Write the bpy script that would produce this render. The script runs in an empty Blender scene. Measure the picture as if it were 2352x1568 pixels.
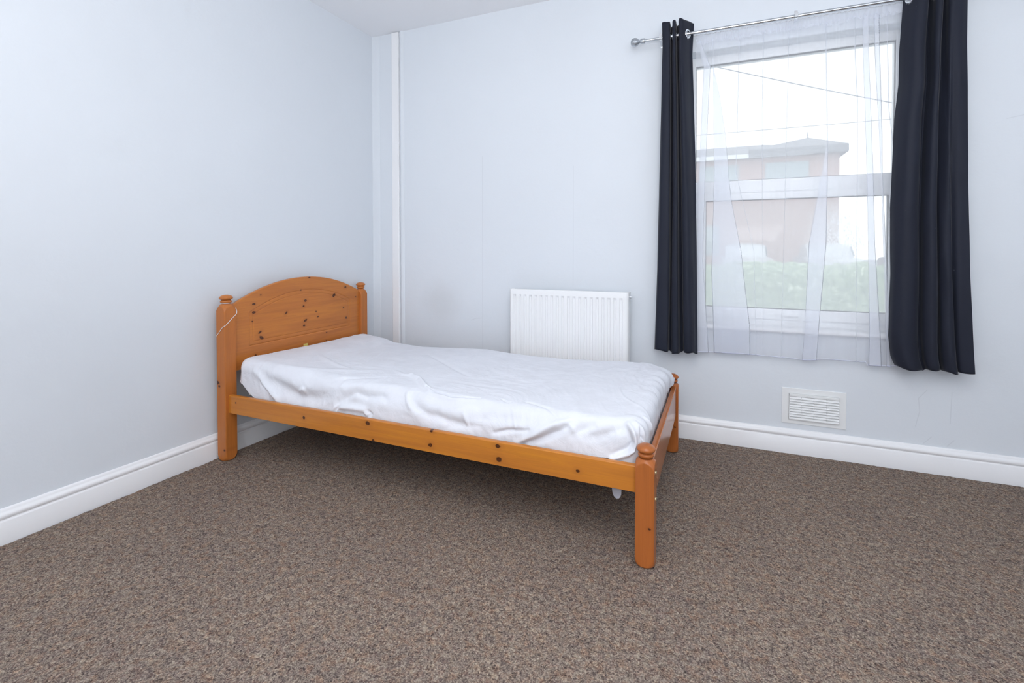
import bpy, math, random
import numpy as np
from mathutils import Matrix, Vector
random.seed(3)
SC = bpy.context.scene
COL = SC.collection

# ------------------------------------------------------------------ camera
F, PITCH, ROLL, YAW, SHY = 1106.714, 0.01869, 0.00065, 0.39821, -191.873
CAM = (2.20491, -2.74524, 1.01552)
cd = bpy.data.cameras.new('camera'); cam = bpy.data.objects.new('camera', cd); COL.objects.link(cam)
cy_, sy_ = math.cos(YAW), math.sin(YAW); cp_, sp_ = math.cos(PITCH), math.sin(PITCH); cr_, sr_ = math.cos(ROLL), math.sin(ROLL)
R_ = Vector((cy_, sy_, 0)); FW = Vector((-sy_*cp_, cy_*cp_, -sp_)); U_ = Vector((-sy_*sp_, cy_*sp_, cp_))
rr = cr_*R_ - sr_*U_; uu = sr_*R_ + cr_*U_
m = Matrix((( rr.x, uu.x, -FW.x, CAM[0]), (rr.y, uu.y, -FW.y, CAM[1]), (rr.z, uu.z, -FW.z, CAM[2]), (0, 0, 0, 1)))
cam.matrix_world = m
cd.sensor_width = 36; cd.lens = 36*F/2352; cd.shift_y = SHY/2352; cd.clip_start = .02; cd.clip_end = 300
SC.camera = cam

# ------------------------------------------------------------------ light
w = bpy.data.worlds.new('overcast_sky'); SC.world = w; w.use_nodes = True
bg = w.node_tree.nodes['Background']; bg.inputs[0].default_value = (.93, .965, 1, 1); bg.inputs[1].default_value = 1.3
def area(name, loc, target, sx, sy, power, col):
    l = bpy.data.lights.new(name, 'AREA'); l.shape = 'RECTANGLE'; l.size = sx; l.size_y = sy; l.energy = power; l.color = col
    o = bpy.data.objects.new(name, l); COL.objects.link(o); o.location = loc
    o.rotation_euler = (Vector(target)-Vector(loc)).to_track_quat('-Z', 'Y').to_euler(); return o
# the photographer's flash bounced off the ceiling and the wall behind, plus an added overhead fill light
area('ceiling_bounce', (2.3, -3.4, 1.2), (2.2, -3.0, 3.0), 1.2, .9, 39, (.985, .99, 1))
area('wall_bounce', (2.5, -3.3, 2.05), (2.5, -4.3, 1.95), 1.2, .7, 27, (.985, .99, 1))
area('overhead_fill', (2.2, -2.3, 2.42), (2.2, -2.3, 0), .5, .5, 6, (1, 1, 1))  # unseen area light added to brighten the room from above, no fixture
SC.view_settings.view_transform = 'Standard'; SC.view_settings.look = 'None'
SC.view_settings.exposure = 0.58; SC.view_settings.gamma = 1; SC.view_settings.use_curve_mapping = False
SC.cycles.max_bounces = 10; SC.cycles.diffuse_bounces = 6; SC.cycles.transparent_max_bounces = 24
SC.cycles.sample_clamp_indirect = 4

# ------------------------------------------------------------------ helpers
def tag(o, label=None, cat=None, group=None, kind=None):
    if label: o['label'] = label
    if cat: o['category'] = cat
    if group: o['group'] = group
    if kind: o['kind'] = kind
    return o
def empty(name, loc, rz=0):
    o = bpy.data.objects.new(name, None); COL.objects.link(o); o.location = loc; o.rotation_euler = (0, 0, rz)
    o.empty_display_size = .1; return o
def obj(name, verts, faces, mat, parent=None, smooth=False, loc=None):
    me = bpy.data.meshes.new(name); me.from_pydata([tuple(map(float, v)) for v in verts], [], [tuple(f) for f in faces]); me.update()
    if smooth:
        me.polygons.foreach_set('use_smooth', [True]*len(me.polygons))
        if smooth != 'all':
            try: me.set_sharp_from_angle(angle=math.radians(smooth if isinstance(smooth, (int, float)) and smooth > 1 else 40))
            except Exception: pass
    me.materials.append(mat)
    o = bpy.data.objects.new(name, me); COL.objects.link(o)
    if parent: o.parent = parent
    if loc: o.location = loc
    return o
class MB:
    def __init__(s): s.v = []; s.f = []
    def add(s, v, f):
        n = len(s.v); s.v += [tuple(x) for x in v]; s.f += [tuple(i+n for i in q) for q in f]; return s
    def box(s, a, b, bev=0):
        (x0, y0, z0), (x1, y1, z1) = a, b
        if bev <= 0:
            v = [(x, y, z) for x in (x0, x1) for y in (y0, y1) for z in (z0, z1)]
            return s.add(v, [(0, 1, 3, 2), (4, 6, 7, 5), (0, 4, 5, 1), (2, 3, 7, 6), (0, 2, 6, 4), (1, 5, 7, 3)])
        # bevelled box: three rectangles per axis, hulled
        import bmesh
        bm = bmesh.new(); bmesh.ops.create_cube(bm, size=1)
        for q in bm.verts: q.co = Vector(((x0+x1)/2+q.co.x*(x1-x0), (y0+y1)/2+q.co.y*(y1-y0), (z0+z1)/2+q.co.z*(z1-z0)))
        bmesh.ops.bevel(bm, geom=list(bm.edges), offset=bev, segments=3, profile=.5, affect='EDGES')
        bm.verts.ensure_lookup_table()
        for i, q in enumerate(bm.verts): q.index = i
        s.add([q.co[:] for q in bm.verts], [[q.index for q in f.verts] for f in bm.faces]); bm.free(); return s
    def grid(s, P, close_u=False):
        P = np.asarray(P); nu, nv = P.shape[:2]
        f = []
        for i in range(nu if close_u else nu-1):
            k = (i+1) % nu
            for j in range(nv-1): f.append((i*nv+j, k*nv+j, k*nv+j+1, i*nv+j+1))
        return s.add(P.reshape(-1, 3).tolist(), f)
    def lathe(s, prof, c=(0, 0, 0), axis='z', n=32):
        P = np.zeros((n, len(prof), 3))
        for i in range(n):
            a = -2*math.pi*i/n
            for j, (r, h) in enumerate(prof):
                x, y = r*math.cos(a), r*math.sin(a)
                P[i, j] = (x, y, h) if axis == 'z' else ((h, x, y) if axis == 'x' else (y, h, x))
        P += np.array(c); s.grid(P, True); n0 = len(s.v)-n*len(prof); L = len(prof)
        if prof[0][0] > 1e-4: s.f.append(tuple(n0+i*L for i in range(n)))
        if prof[-1][0] > 1e-4: s.f.append(tuple(n0+(n-1-i)*L+L-1 for i in range(n)))
        return s
    def tube(s, pts, r, n=10, rs=None):
        pts = [Vector(q) for q in pts]; P = np.zeros((len(pts), n, 3))
        up = Vector((0, 0, 1))
        for i, q in enumerate(pts):
            t = (pts[min(i+1, len(pts)-1)]-pts[max(i-1, 0)]).normalized()
            a = t.cross(up)
            if a.length < .05: a = t.cross(Vector((1, 0, 0)))
            a.normalize(); b = t.cross(a); rad = rs[i] if rs else r
            for k in range(n):
                th = 2*math.pi*k/n; P[i, k] = q+a*rad*math.cos(th)+b*rad*math.sin(th)
        n0 = len(s.v); nv = n
        s.v += [tuple(x) for x in P.reshape(-1, 3)]
        for i in range(len(pts)-1):
            for k in range(n): s.f.append((n0+i*n+k, n0+i*n+(k+1) % n, n0+(i+1)*n+(k+1) % n, n0+(i+1)*n+k))
        s.f.append(tuple(n0+k for k in range(n))[::-1]); s.f.append(tuple(n0+(len(pts)-1)*n+k for k in range(n))); return s
    def prism(s, poly, axis, a, b):
        """poly of 2-D points extruded along axis; 'x': (y,z); 'y': (x,z); 'z': (x,y)"""
        def m3(q, h): return (h, q[0], q[1]) if axis == 'x' else ((q[0], h, q[1]) if axis == 'y' else (q[0], q[1], h))
        n = len(poly); v = [m3(q, a) for q in poly]+[m3(q, b) for q in poly]
        f = [tuple(range(n))[::-1], tuple(range(n, 2*n))]+[(i, (i+1) % n, n+(i+1) % n, n+i) for i in range(n)]
        return s.add(v, f)
    def build(s, name, mat, parent=None, smooth=False, loc=None):
        o = obj(name, s.v, s.f, mat, parent, smooth, loc)
        import bmesh
        bm = bmesh.new(); bm.from_mesh(o.data); bmesh.ops.recalc_face_normals(bm, faces=bm.faces); bm.to_mesh(o.data); bm.free()
        return o

# value noise in numpy
_rng = np.random.RandomState(7); _T = _rng.rand(64, 64)*2-1
def vnoise(x, y):
    xi = np.floor(x).astype(int); yi = np.floor(y).astype(int); fx = x-xi; fy = y-yi
    fx = fx*fx*fx*(fx*(fx*6-15)+10); fy = fy*fy*fy*(fy*(fy*6-15)+10)
    g = lambda i, j: _T[i % 64, j % 64]
    return (g(xi, yi)*(1-fx)+g(xi+1, yi)*fx)*(1-fy)+(g(xi, yi+1)*(1-fx)+g(xi+1, yi+1)*fx)*fy
def fbm(x, y, o=4):
    r = 0; a = 1; s = 0
    for k in range(o): r = r+a*vnoise(x*2**k+k*17.3, y*2**k-k*9.1); s += a; a *= .5
    return r/s

# ------------------------------------------------------------------ materials
class NT:
    def __init__(s, name):
        s.m = bpy.data.materials.new(name); s.m.use_nodes = True; s.t = s.m.node_tree; s.b = s.t.nodes['Principled BSDF']; s.out = s.t.nodes['Material Output']
    def n(s, ty, **k):
        q = s.t.nodes.new(ty)
        for a, v in k.items(): setattr(q, a, v)
        return q
    def l(s, a, b): s.t.links.new(a, b)
    def val(s, q, **k):
        for a, v in k.items(): q.inputs[a.replace('_', ' ')].default_value = v
        return q
    def coord(s, scale=(1, 1, 1), loc=(0, 0, 0)):
        tc = s.n('ShaderNodeTexCoord'); mp = s.n('ShaderNodeMapping'); mp.inputs['Scale'].default_value = scale; mp.inputs['Location'].default_value = loc
        s.l(tc.outputs['Object'], mp.inputs['Vector']); return mp.outputs[0]
    def noise(s, vec, sc, det=4, rough=.5, dist=0):
        q = s.n('ShaderNodeTexNoise'); s.l(vec, q.inputs['Vector']); s.val(q, Scale=sc, Detail=det, Roughness=rough, Distortion=dist); return q.outputs['Fac']
    def ramp(s, fac, stops, interp='LINEAR'):
        q = s.n('ShaderNodeValToRGB'); q.color_ramp.interpolation = interp
        e = q.color_ramp.elements
        while len(e) < len(stops): e.new(.5)
        for a, (p, c) in zip(e, stops): a.position = p; a.color = (*c, 1) if len(c) == 3 else c
        s.l(fac, q.inputs[0]); return q.outputs[0]
    def mix(s, fac, a, b, mode='MIX'):
        q = s.n('ShaderNodeMix'); q.data_type = 'RGBA'; q.blend_type = mode
        for sock, v in ((q.inputs[0], fac), (q.inputs[6], a), (q.inputs[7], b)):
            if hasattr(v, 'is_linked'): s.l(v, sock)
            else: sock.default_value = v if not isinstance(v, tuple) else (*v[:3], 1)
        return q.outputs[2]
    def math(s, op, a, b=0, c=None):
        q = s.n('ShaderNodeMath'); q.operation = op
        for i, v in enumerate((a, b, c)):
            if v is None: continue
            if hasattr(v, 'is_linked'): s.l(v, q.inputs[i])
            else: q.inputs[i].default_value = v
        return q.outputs[0]
    def bump(s, h, strength=.2, dist=.01):
        q = s.n('ShaderNodeBump'); s.val(q, Strength=strength, Distance=dist); s.l(h, q.inputs['Height']); s.l(q.outputs[0], s.b.inputs['Normal']); return q
    def set(s, col=None, rough=None, metal=None, spec=None):
        if col is not None:
            if isinstance(col, tuple): s.b.inputs['Base Color'].default_value = (*col[:3], 1)
            else: s.l(col, s.b.inputs['Base Color'])
        if rough is not None:
            if isinstance(rough, (int, float)): s.b.inputs['Roughness'].default_value = rough
            else: s.l(rough, s.b.inputs['Roughness'])
        if metal is not None: s.b.inputs['Metallic'].default_value = metal
        if spec is not None: s.b.inputs['Specular IOR Level'].default_value = spec
        return s
def plain(name, col, rough=.5, metal=0, spec=.5, bump=None):
    q = NT(name).set(col, rough, metal, spec)
    if bump: q.bump(q.noise(q.coord(), bump[0], 3), bump[1], bump[2])
    return q.m

def seg_mask(q, axes, segs, width):
    """1 on thin line segments, given in two object axes (real cracks and seams in the paint)"""
    tc = q.n('ShaderNodeTexCoord'); sx = q.n('ShaderNodeSeparateXYZ'); q.l(tc.outputs['Object'], sx.inputs[0])
    a, b = sx.outputs[axes[0]], sx.outputs[axes[1]]; acc = None
    for (x0, y0), (x1, y1) in segs:
        L2 = (x1-x0)**2+(y1-y0)**2; dx, dy = x1-x0, y1-y0
        pa = q.math('SUBTRACT', a, x0); pb = q.math('SUBTRACT', b, y0)
        t = q.math('ADD', q.math('MULTIPLY', pa, dx/L2), q.math('MULTIPLY', pb, dy/L2))
        cl = q.n('ShaderNodeClamp'); q.l(t, cl.inputs[0]); t = cl.outputs[0]
        ex = q.math('SUBTRACT', pa, q.math('MULTIPLY', t, dx)); ey = q.math('SUBTRACT', pb, q.math('MULTIPLY', t, dy))
        d = q.math('SQRT', q.math('ADD', q.math('MULTIPLY', ex, ex), q.math('MULTIPLY', ey, ey)))
        acc = d if acc is None else q.math('MINIMUM', acc, d)
    mr = q.n('ShaderNodeMapRange'); q.l(acc, mr.inputs[0]); mr.inputs[1].default_value = width*.4; mr.inputs[2].default_value = width; mr.inputs[3].default_value = 1; mr.inputs[4].default_value = 0
    return mr.outputs[0]

WALLC = (.735, .772, .815)
def wall_mat(name, segs=None, stain=None):
    q = NT(name); v = q.coord()
    n1 = q.noise(v, 1.3, 3, .5); n2 = q.noise(v, 60, 3, .6); n3 = q.noise(v, 7, 4, .55)
    c = q.ramp(n1, [(.3, tuple(x*.985 for x in WALLC)), (.7, tuple(min(1, x*1.01) for x in WALLC))])
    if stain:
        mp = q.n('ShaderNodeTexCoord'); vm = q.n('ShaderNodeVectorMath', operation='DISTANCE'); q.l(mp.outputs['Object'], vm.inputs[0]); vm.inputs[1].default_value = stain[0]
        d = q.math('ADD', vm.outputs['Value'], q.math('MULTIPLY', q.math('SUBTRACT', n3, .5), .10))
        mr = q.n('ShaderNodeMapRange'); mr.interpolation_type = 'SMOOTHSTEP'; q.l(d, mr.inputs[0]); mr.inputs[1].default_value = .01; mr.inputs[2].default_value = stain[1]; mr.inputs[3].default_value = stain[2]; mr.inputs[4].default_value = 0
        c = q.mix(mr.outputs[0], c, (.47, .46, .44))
    h = q.math('ADD', q.math('MULTIPLY', n3, 1.0), q.math('MULTIPLY', n2, .12))
    if segs:
        mk = seg_mask(q, (0, 2), segs, .0025)
        c = q.mix(q.math('MULTIPLY', mk, .16), c, (.35, .36, .4))
    q.set(c, .62, spec=.25); q.bump(h, .25, .01); return q.m

def wood(name, base, dark, axis, knots=(), kax=(0, 2), rough=.32, seed=0.0, yellow=None):
    """pine: grain runs along axis; knots are (a, b, radius, aspect) in two object axes"""
    q = NT(name)
    sc = [16, 16, 16]; sc[axis] = 1.1
    v = q.coord(tuple(sc), (seed, seed*1.7, seed*.6))
    g1 = q.noise(v, 1.6, 5, .6, .6); sc2 = [70, 70, 70]; sc2[axis] = 2.0
    g2 = q.noise(q.coord(tuple(sc2), (seed, 0, seed)), 1.0, 3, .6)
    lo = tuple(b*.58+d*.42 for b, d in zip(base, dark)); hi = yellow or tuple(min(1, b*1.12) for b in base)
    c = q.ramp(g1, [(.25, lo), (.5, base), (.72, hi)])
    c = q.mix(q.math('MULTIPLY', q.math('GREATER_THAN', g2, .60), .22), c, dark)
    c = q.mix(.34, c, q.ramp(g2, [(.3, lo), (.7, hi)]))
    if knots:
        tc = q.n('ShaderNodeTexCoord'); sx = q.n('ShaderNodeSeparateXYZ'); q.l(tc.outputs['Object'], sx.inputs[0])
        wob = q.noise(q.coord((1, 1, 1)), 90, 2, .5); acc = None
        for k in knots:
            a, b, r, asp = k[:4]; sh = k[4] if len(k) > 4 else 0
            da = q.math('SUBTRACT', sx.outputs[kax[0]], a); db = q.math('SUBTRACT', sx.outputs[kax[1]], b)
            if sh: db = q.math('SUBTRACT', db, q.math('MULTIPLY', da, sh))
            da = q.math('DIVIDE', da, r*asp); db = q.math('DIVIDE', db, r)
            d = q.math('SQRT', q.math('ADD', q.math('MULTIPLY', da, da), q.math('MULTIPLY', db, db)))
            acc = d if acc is None else q.math('MINIMUM', acc, d)
        acc = q.math('ADD', acc, q.math('MULTIPLY', q.math('SUBTRACT', wob, .5), .9))
        halo = q.n('ShaderNodeMapRange'); q.l(acc, halo.inputs[0]); halo.inputs[1].default_value = .8; halo.inputs[2].default_value = 3.2; halo.inputs[3].default_value = .62; halo.inputs[4].default_value = 0
        c = q.mix(halo.outputs[0], c, tuple(b*.62+d*.38 for b, d in zip(base, dark)))
        kc = q.ramp(acc, [(0, (.13, .030, .010)), (.3, (.060, .012, .005)), (.75, (.022, .005, .003)), (1, (.03, .007, .003))])
        km = q.n('ShaderNodeMapRange'); q.l(acc, km.inputs[0]); km.inputs[1].default_value = .75; km.inputs[2].default_value = 1.15; km.inputs[3].default_value = .92; km.inputs[4].default_value = 0
        c = q.mix(km.outputs[0], c, kc)
    q.set(c, rough, spec=.3); q.b.inputs['Coat Weight'].default_value = .22; q.b.inputs['Coat Roughness'].default_value = .18
    q.bump(g2, .05, .002); return q.m

def carpet_mat():
    q = NT('carpet_heather'); v = q.coord()
    n1 = q.noise(v, 210, 2, .75, .3); n2 = q.noise(v, 80, 3, .65, 1.0); n3 = q.noise(v, 34, 3, .6, .5); n4 = q.noise(v, 2.2, 2); n5 = q.noise(q.coord((1, 1, 1), (5, 3, 1)), 60, 3, .6, .8)
    a = q.ramp(n1, [(.33, (.034, .027, .026)), (.43, (.120, .094, .080)), (.52, (.250, .200, .168)), (.60, (.44, .375, .30)), (.70, (.62, .55, .45))])
    b = q.ramp(n2, [(.36, (.048, .040, .042)), (.46, (.19, .145, .124)), (.55, (.28, .228, .19)), (.66, (.50, .43, .335))])
    c = q.mix(.5, a, b)
    t = q.ramp(n3, [(.36, (.88, .86, .90)), (.5, (1, 1, 1)), (.64, (1.0, .88, .80))]); c = q.mix(.8, c, t, 'MULTIPLY')
    t = q.ramp(n5, [(.38, (.86, .87, .86)), (.5, (1, 1, 1)), (.62, (1.0, .84, .78))]); c = q.mix(.6, c, t, 'MULTIPLY')
    t2 = q.ramp(n4, [(.3, (.94, .94, .95)), (.7, (1.04, 1.03, 1.01))]); c = q.mix(1, c, t2, 'MULTIPLY')
    q.set(c, 1.0, spec=.05); q.bump(q.math('ADD', n1, n2), .7, .004); return q.m

def fabric_mat(name, col, scale=900, rough=.9, bump=.25, sheen=0, lint=0, wr=0):
    q = NT(name); v = q.coord(); n = q.noise(v, scale, 2, .5); n2 = q.noise(v, 9, 4, .6, .8)
    c = q.ramp(n2, [(.3, tuple(x*.96 for x in col)), (.7, tuple(min(1, x*1.03) for x in col))])
    if lint:
        l = q.noise(v, 150, 1, .5); c = q.mix(q.math('MULTIPLY', q.math('GREATER_THAN', l, .835), lint), c, (.45, .45, .5))
    q.set(c, rough, spec=.2); h = q.math('MULTIPLY', n, .15)
    if wr:
        n3 = q.noise(q.coord((1, 1.6, 1)), 14, 5, .62, 1.6); h = q.math('ADD', h, q.math('MULTIPLY', n3, wr))
    q.bump(h, bump, .004)
    if sheen: q.b.inputs['Sheen Weight'].default_value = sheen; q.b.inputs['Sheen Roughness'].default_value = .4
    return q.m

def sheer_mat(name, opacity, col=(.86, .88, .98)):
    q = NT(name); t = q.t; t.nodes.remove(q.b)
    d = q.n('ShaderNodeBsdfDiffuse'); d.inputs[0].default_value = (*col, 1); tl = q.n('ShaderNodeBsdfTranslucent'); tl.inputs[0].default_value = (*col, 1)
    m1 = q.n('ShaderNodeMixShader'); m1.inputs[0].default_value = .45; q.l(d.outputs[0], m1.inputs[1]); q.l(tl.outputs[0], m1.inputs[2])
    tr = q.n('ShaderNodeBsdfTransparent'); m2 = q.n('ShaderNodeMixShader')
    # a woven net hides more when it is seen edge-on
    lw = q.n('ShaderNodeLayerWeight'); lw.inputs[0].default_value = .35
    f = q.math('ADD', q.math('MULTIPLY', lw.outputs['Facing'], .32), opacity); cl = q.n('ShaderNodeClamp'); q.l(f, cl.inputs[0]); cl.inputs[2].default_value = .95
    q.l(cl.outputs[0], m2.inputs[0]); q.l(tr.outputs[0], m2.inputs[1]); q.l(m1.outputs[0], m2.inputs[2]); q.l(m2.outputs[0], q.out.inputs[0]); return q.m

def pane_mat(name, mist, drops):
    q = NT(name); t = q.t; t.nodes.remove(q.b)
    tr = q.n('ShaderNodeBsdfTransparent'); tr.inputs[0].default_value = (.97, .985, .98, 1)
    gl = q.n('ShaderNodeBsdfGlossy'); gl.inputs['Roughness'].default_value = .03
    fr = q.n('ShaderNodeFresnel'); fr.inputs[0].default_value = 1.2
    m1 = q.n('ShaderNodeMixShader'); q.l(fr.outputs[0], m1.inputs[0]); q.l(tr.outputs[0], m1.inputs[1]); q.l(gl.outputs[0], m1.inputs[2])
    tl = q.n('ShaderNodeBsdfTranslucent'); tl.inputs[0].default_value = (.95, .97, 1, 1)
    tc = q.n('ShaderNodeTexCoord'); sx = q.n('ShaderNodeSeparateXYZ'); q.l(tc.outputs['Object'], sx.inputs[0])
    fac = mist
    if drops:
        v = q.coord((1, 1, .55)); n = q.noise(v, 170, 2, .6, .4)
        g = q.math('GREATER_THAN', n, .57)
        dx = q.math('DIVIDE', q.math('SUBTRACT', sx.outputs[0], drops[0]), drops[2]); dz = q.math('DIVIDE', q.math('SUBTRACT', sx.outputs[2], drops[1]), drops[3])
        r = q.math('SQRT', q.math('ADD', q.math('MULTIPLY', dx, dx), q.math('MULTIPLY', dz, dz)))
        r = q.math('ADD', r, q.math('MULTIPLY', q.math('SUBTRACT', q.noise(q.coord(), 9, 3), .5), .8))
        mr = q.n('ShaderNodeMapRange'); q.l(r, mr.inputs[0]); mr.inputs[1].default_value = .35; mr.inputs[2].default_value = 1.15; mr.inputs[3].default_value = 1; mr.inputs[4].default_value = 0
        fac = q.math('ADD', q.math('MULTIPLY', q.math('MULTIPLY', g, mr.outputs[0]), .6), q.math('ADD', mist, q.math('MULTIPLY', mr.outputs[0], .12)))
    m2 = q.n('ShaderNodeMixShader')
    if hasattr(fac, 'is_linked'): q.l(fac, m2.inputs[0])
    else: m2.inputs[0].default_value = fac
    q.l(m1.outputs[0], m2.inputs[1]); q.l(tl.outputs[0], m2.inputs[2]); q.l(m2.outputs[0], q.out.inputs[0]); return q.m

# ---- cloth base shape shared by mattress and sheet
SU0,SU1,SV0,SV1=.044,1.956,.022,.925
def lerp_tab(x,tab):
    xs,ys=zip(*tab); return np.interp(x,xs,ys)
FAR=[(.05,.470),(.23,.452),(.31,.430),(.4,.424),(.52,.419),(.73,.430),(.86,.436),(.96,.440),(1.1,.430),(1.27,.427),(1.43,.426),(1.55,.432),(1.75,.442),(1.92,.446)]
NEAR=[(.05,.486),(.3,.468),(.6,.452),(1.0,.436),(1.4,.430),(1.7,.432),(1.92,.442)]
RN=[(.05,.05),(.4,.07),(1.1,.09),(1.5,.08),(1.8,.055),(2.0,.05)]
def sheet_base(p,q):
    """p,q: cloth coordinates (metres); the flat top is inside, beyond it the cloth bends down"""
    rn=lerp_tab(p,RN)
    rv=np.where(q<.5,rn,.045)
    Ru=np.where(p<.5,.030,.045)
    cu=np.clip(p,SU0+.030,SU1-.045); v0=SV0+rn; v1=SV1-.045
    cv=np.clip(q,v0,v1)
    ou=p-cu; ov=q-cv
    d=np.maximum(abs(ou),abs(ov)); h=np.hypot(ou,ov)+1e-9
    nx=ou/h; ny=ov/h
    w=(abs(ov)/(abs(ou)+abs(ov)+1e-9)); R=rv*w+Ru*(1-w)
    t=np.clip(d/R,0,np.pi/2)
    out=R*np.sin(t); dn=R*(1-np.cos(t))+np.maximum(0,d-R*np.pi/2)
    f=np.clip((cv-.05)/.85,0,1)
    zt=(1-f)*lerp_tab(cu,NEAR)+f*lerp_tab(cu,FAR)
    u=cu+nx*out; v=cv+ny*out
    # corners: circle outline stays inside the mattress outline
    return np.stack([u,v,zt-dn],-1)

M = {}
M['wall_left'] = wall_mat('painted_wall')
M['wall_back'] = wall_mat('papered_wall', segs=[((.847, .35), (.847, 1.6)), ((1.44, .8), (1.44, 1.5)), ((.847, .577), (.80, .572)), ((.80, .572), (.765, .558)),
    ((3.10, .37), (3.07, .33)), ((3.07, .33), (3.075, .27)), ((3.075, .27), (3.06, .20)), ((3.19, .37), (3.185, .23)), ((3.12, .16), (3.09, .125)), ((3.20, .155), (3.175, .125)),
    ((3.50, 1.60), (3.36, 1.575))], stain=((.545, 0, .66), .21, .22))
M['ceiling'] = plain('ceiling_paint', (.90, .91, .935), .7, spec=.2, bump=(30, .1, .004))
M['gloss'] = plain('white_gloss_paint', (.87, .87, .88), .28, spec=.5, bump=(11, .35, .006))
M['upvc'] = plain('white_plastic_frame', (.92, .93, .94), .3)
M['gasket'] = plain('black_rubber_gasket', (.03, .035, .035), .6)
M['steel'] = plain('brushed_steel', (.62, .65, .68), .22, 1)
M['dull_steel'] = plain('satin_steel', (.50, .53, .56), .36, 1)
M['chrome'] = plain('chrome', (.86, .88, .9), .12, 1)
M['brass'] = plain('brass', (.72, .66, .42), .3, 1)
M['enamel'] = plain('white_enamel', (.88, .885, .89), .3)
M['ventw'] = plain('vent_plastic', (.85, .86, .86), .35)
M['dark'] = plain('dark_void', (.02, .02, .022), .9)
M['carpet'] = carpet_mat()
M['sub'] = plain('dark_underlay', (.035, .034, .036), .95)
M['sheet'] = fabric_mat('white_cotton', (.775, .79, .84), 700, .85, .5, wr=1.3)
M['mattress'] = fabric_mat('cream_ticking', (.80, .74, .68), 300, .9, .3)
M['curtain'] = fabric_mat('black_curtain_cloth', (.0155, .0185, .031), 1400, .6, .3, sheen=.12, lint=.5)
M['sheer'] = sheer_mat('white_net', .37, (.90, .92, .975))
M['sheer2'] = sheer_mat('white_net_hem', .68)
M['glass'] = pane_mat('window_glass', .14, None)
M['glass2'] = pane_mat('misted_window_glass', .20, (2.78, 1.08, .15, .17))
M['cord'] = plain('white_cord', (.82, .83, .85), .8)
M['sticker'] = plain('yellow_sticker', (.80, .70, .22), .5)

ROOMX, ROOMY, H = 3.95, -4.3, 2.488
WX0, WX1, WZ0, WZ1 = 2.06, 3.04, .600, 2.055
def wl(y): return .0335*y
# ---------------------------------------------------------------- floor
b = MB().box((-.5, ROOMY-.2, -.12), (ROOMX+.2, .25, -.012)); tag(b.build('floor', M['sub']), kind='structure')
# carpet with a slightly ragged cut edge a few millimetres short of the skirting
N = 420
top = []
for i in range(N+1):
    x = .03+(ROOMX-.03-.03)*i/N; top.append((x, -.024-.006*max(0, fbm(np.array(x*14.), np.array(1.3), 3))-.004*random.random()))
lef = []
for i in range(N+1):
    y = ROOMY+.03+(-.024-ROOMY-.03)*i/N; lef.append((wl(y)+.024+.009*max(0, float(fbm(np.array(y*13.), np.array(5.3), 3)))+.004*random.random(), y))
poly = lef+top+[(ROOMX-.03, ROOMY+.03)]
b = MB().prism(poly[::-1], 'z', -.012, 0); o = b.build('carpet', M['carpet']); tag(o, kind='structure'); o.name = 'floor_carpet'
# ---------------------------------------------------------------- walls
b = MB()
b.box((-.3, 0, -.1), (WX0, .26, H+.05)); b.box((WX1, 0, -.1), (ROOMX+.1, .26, H+.05)); b.box((WX0, 0, -.1), (WX1, .26, WZ0)); b.box((WX0, 0, WZ1), (WX1, .26, H+.05))
tag(b.build('wall_back', M['wall_back']), kind='structure')
b = MB(); b.prism([(0, .0), (wl(ROOMY), ROOMY), (wl(ROOMY)-.2, ROOMY), (-.2, .0)], 'z', -.1, H+.05); tag(b.build('wall_left', M['wall_left']), kind='structure')
b = MB(); b.box((ROOMX, ROOMY, -.1), (ROOMX+.1, 0, H+.05)); tag(b.build('wall_right', M['wall_left']), kind='structure')
b = MB(); b.box((-.4, ROOMY-.1, -.1), (ROOMX+.1, ROOMY, H+.05)); tag(b.build('wall_front', M['wall_left']), kind='structure')
b = MB(); b.box((-.4, ROOMY-.1, H), (ROOMX+.1, .0, H+.12)); tag(b.build('ceiling', M['ceiling']), kind='structure')
# ---------------------------------------------------------------- skirting, torus profile (thickness, height)
PR = [(0, -.012), (.019, -.012), (.019, .076), (.0175, .0785), (.013, .080), (.0125, .083), (.016, .086), (.0185, .091), (.0185, .097), (.016, .102), (.011, .105), (.0085, .108), (.0075, .113), (.003, .1165), (0, .117)]
def skirt(name, p0, p1, nrm, n=160):
    P = np.zeros((n+1, len(PR), 3)); d = np.array(p1)-np.array(p0); L = np.hypot(*d)
    for i in range(n+1):
        c = np.array(p0)+d*i/n
        for j, (t, z) in enumerate(PR):
            wob = .0012*float(fbm(np.array(L*i/n*4), np.array(j*.3), 3)); lift = .0025*float(fbm(np.array(L*i/n*3+9), np.array(.5), 3)) if j > 10 else 0
            P[i, j] = (c[0]+nrm[0]*(t+wob*(t > 0)), c[1]+nrm[1]*(t+wob*(t > 0)), z+lift)
    b = MB().grid(P); tag(b.build(name, M['gloss'], smooth=50), kind='structure')
skirt('baseboard_back', (0, 0), (ROOMX, 0), (0, -1))
skirt('baseboard_left', (0, 0), (wl(ROOMY), ROOMY), (1, 0))
skirt('baseboard_right', (ROOMX, 0), (ROOMX, ROOMY), (-1, 0))
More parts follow.
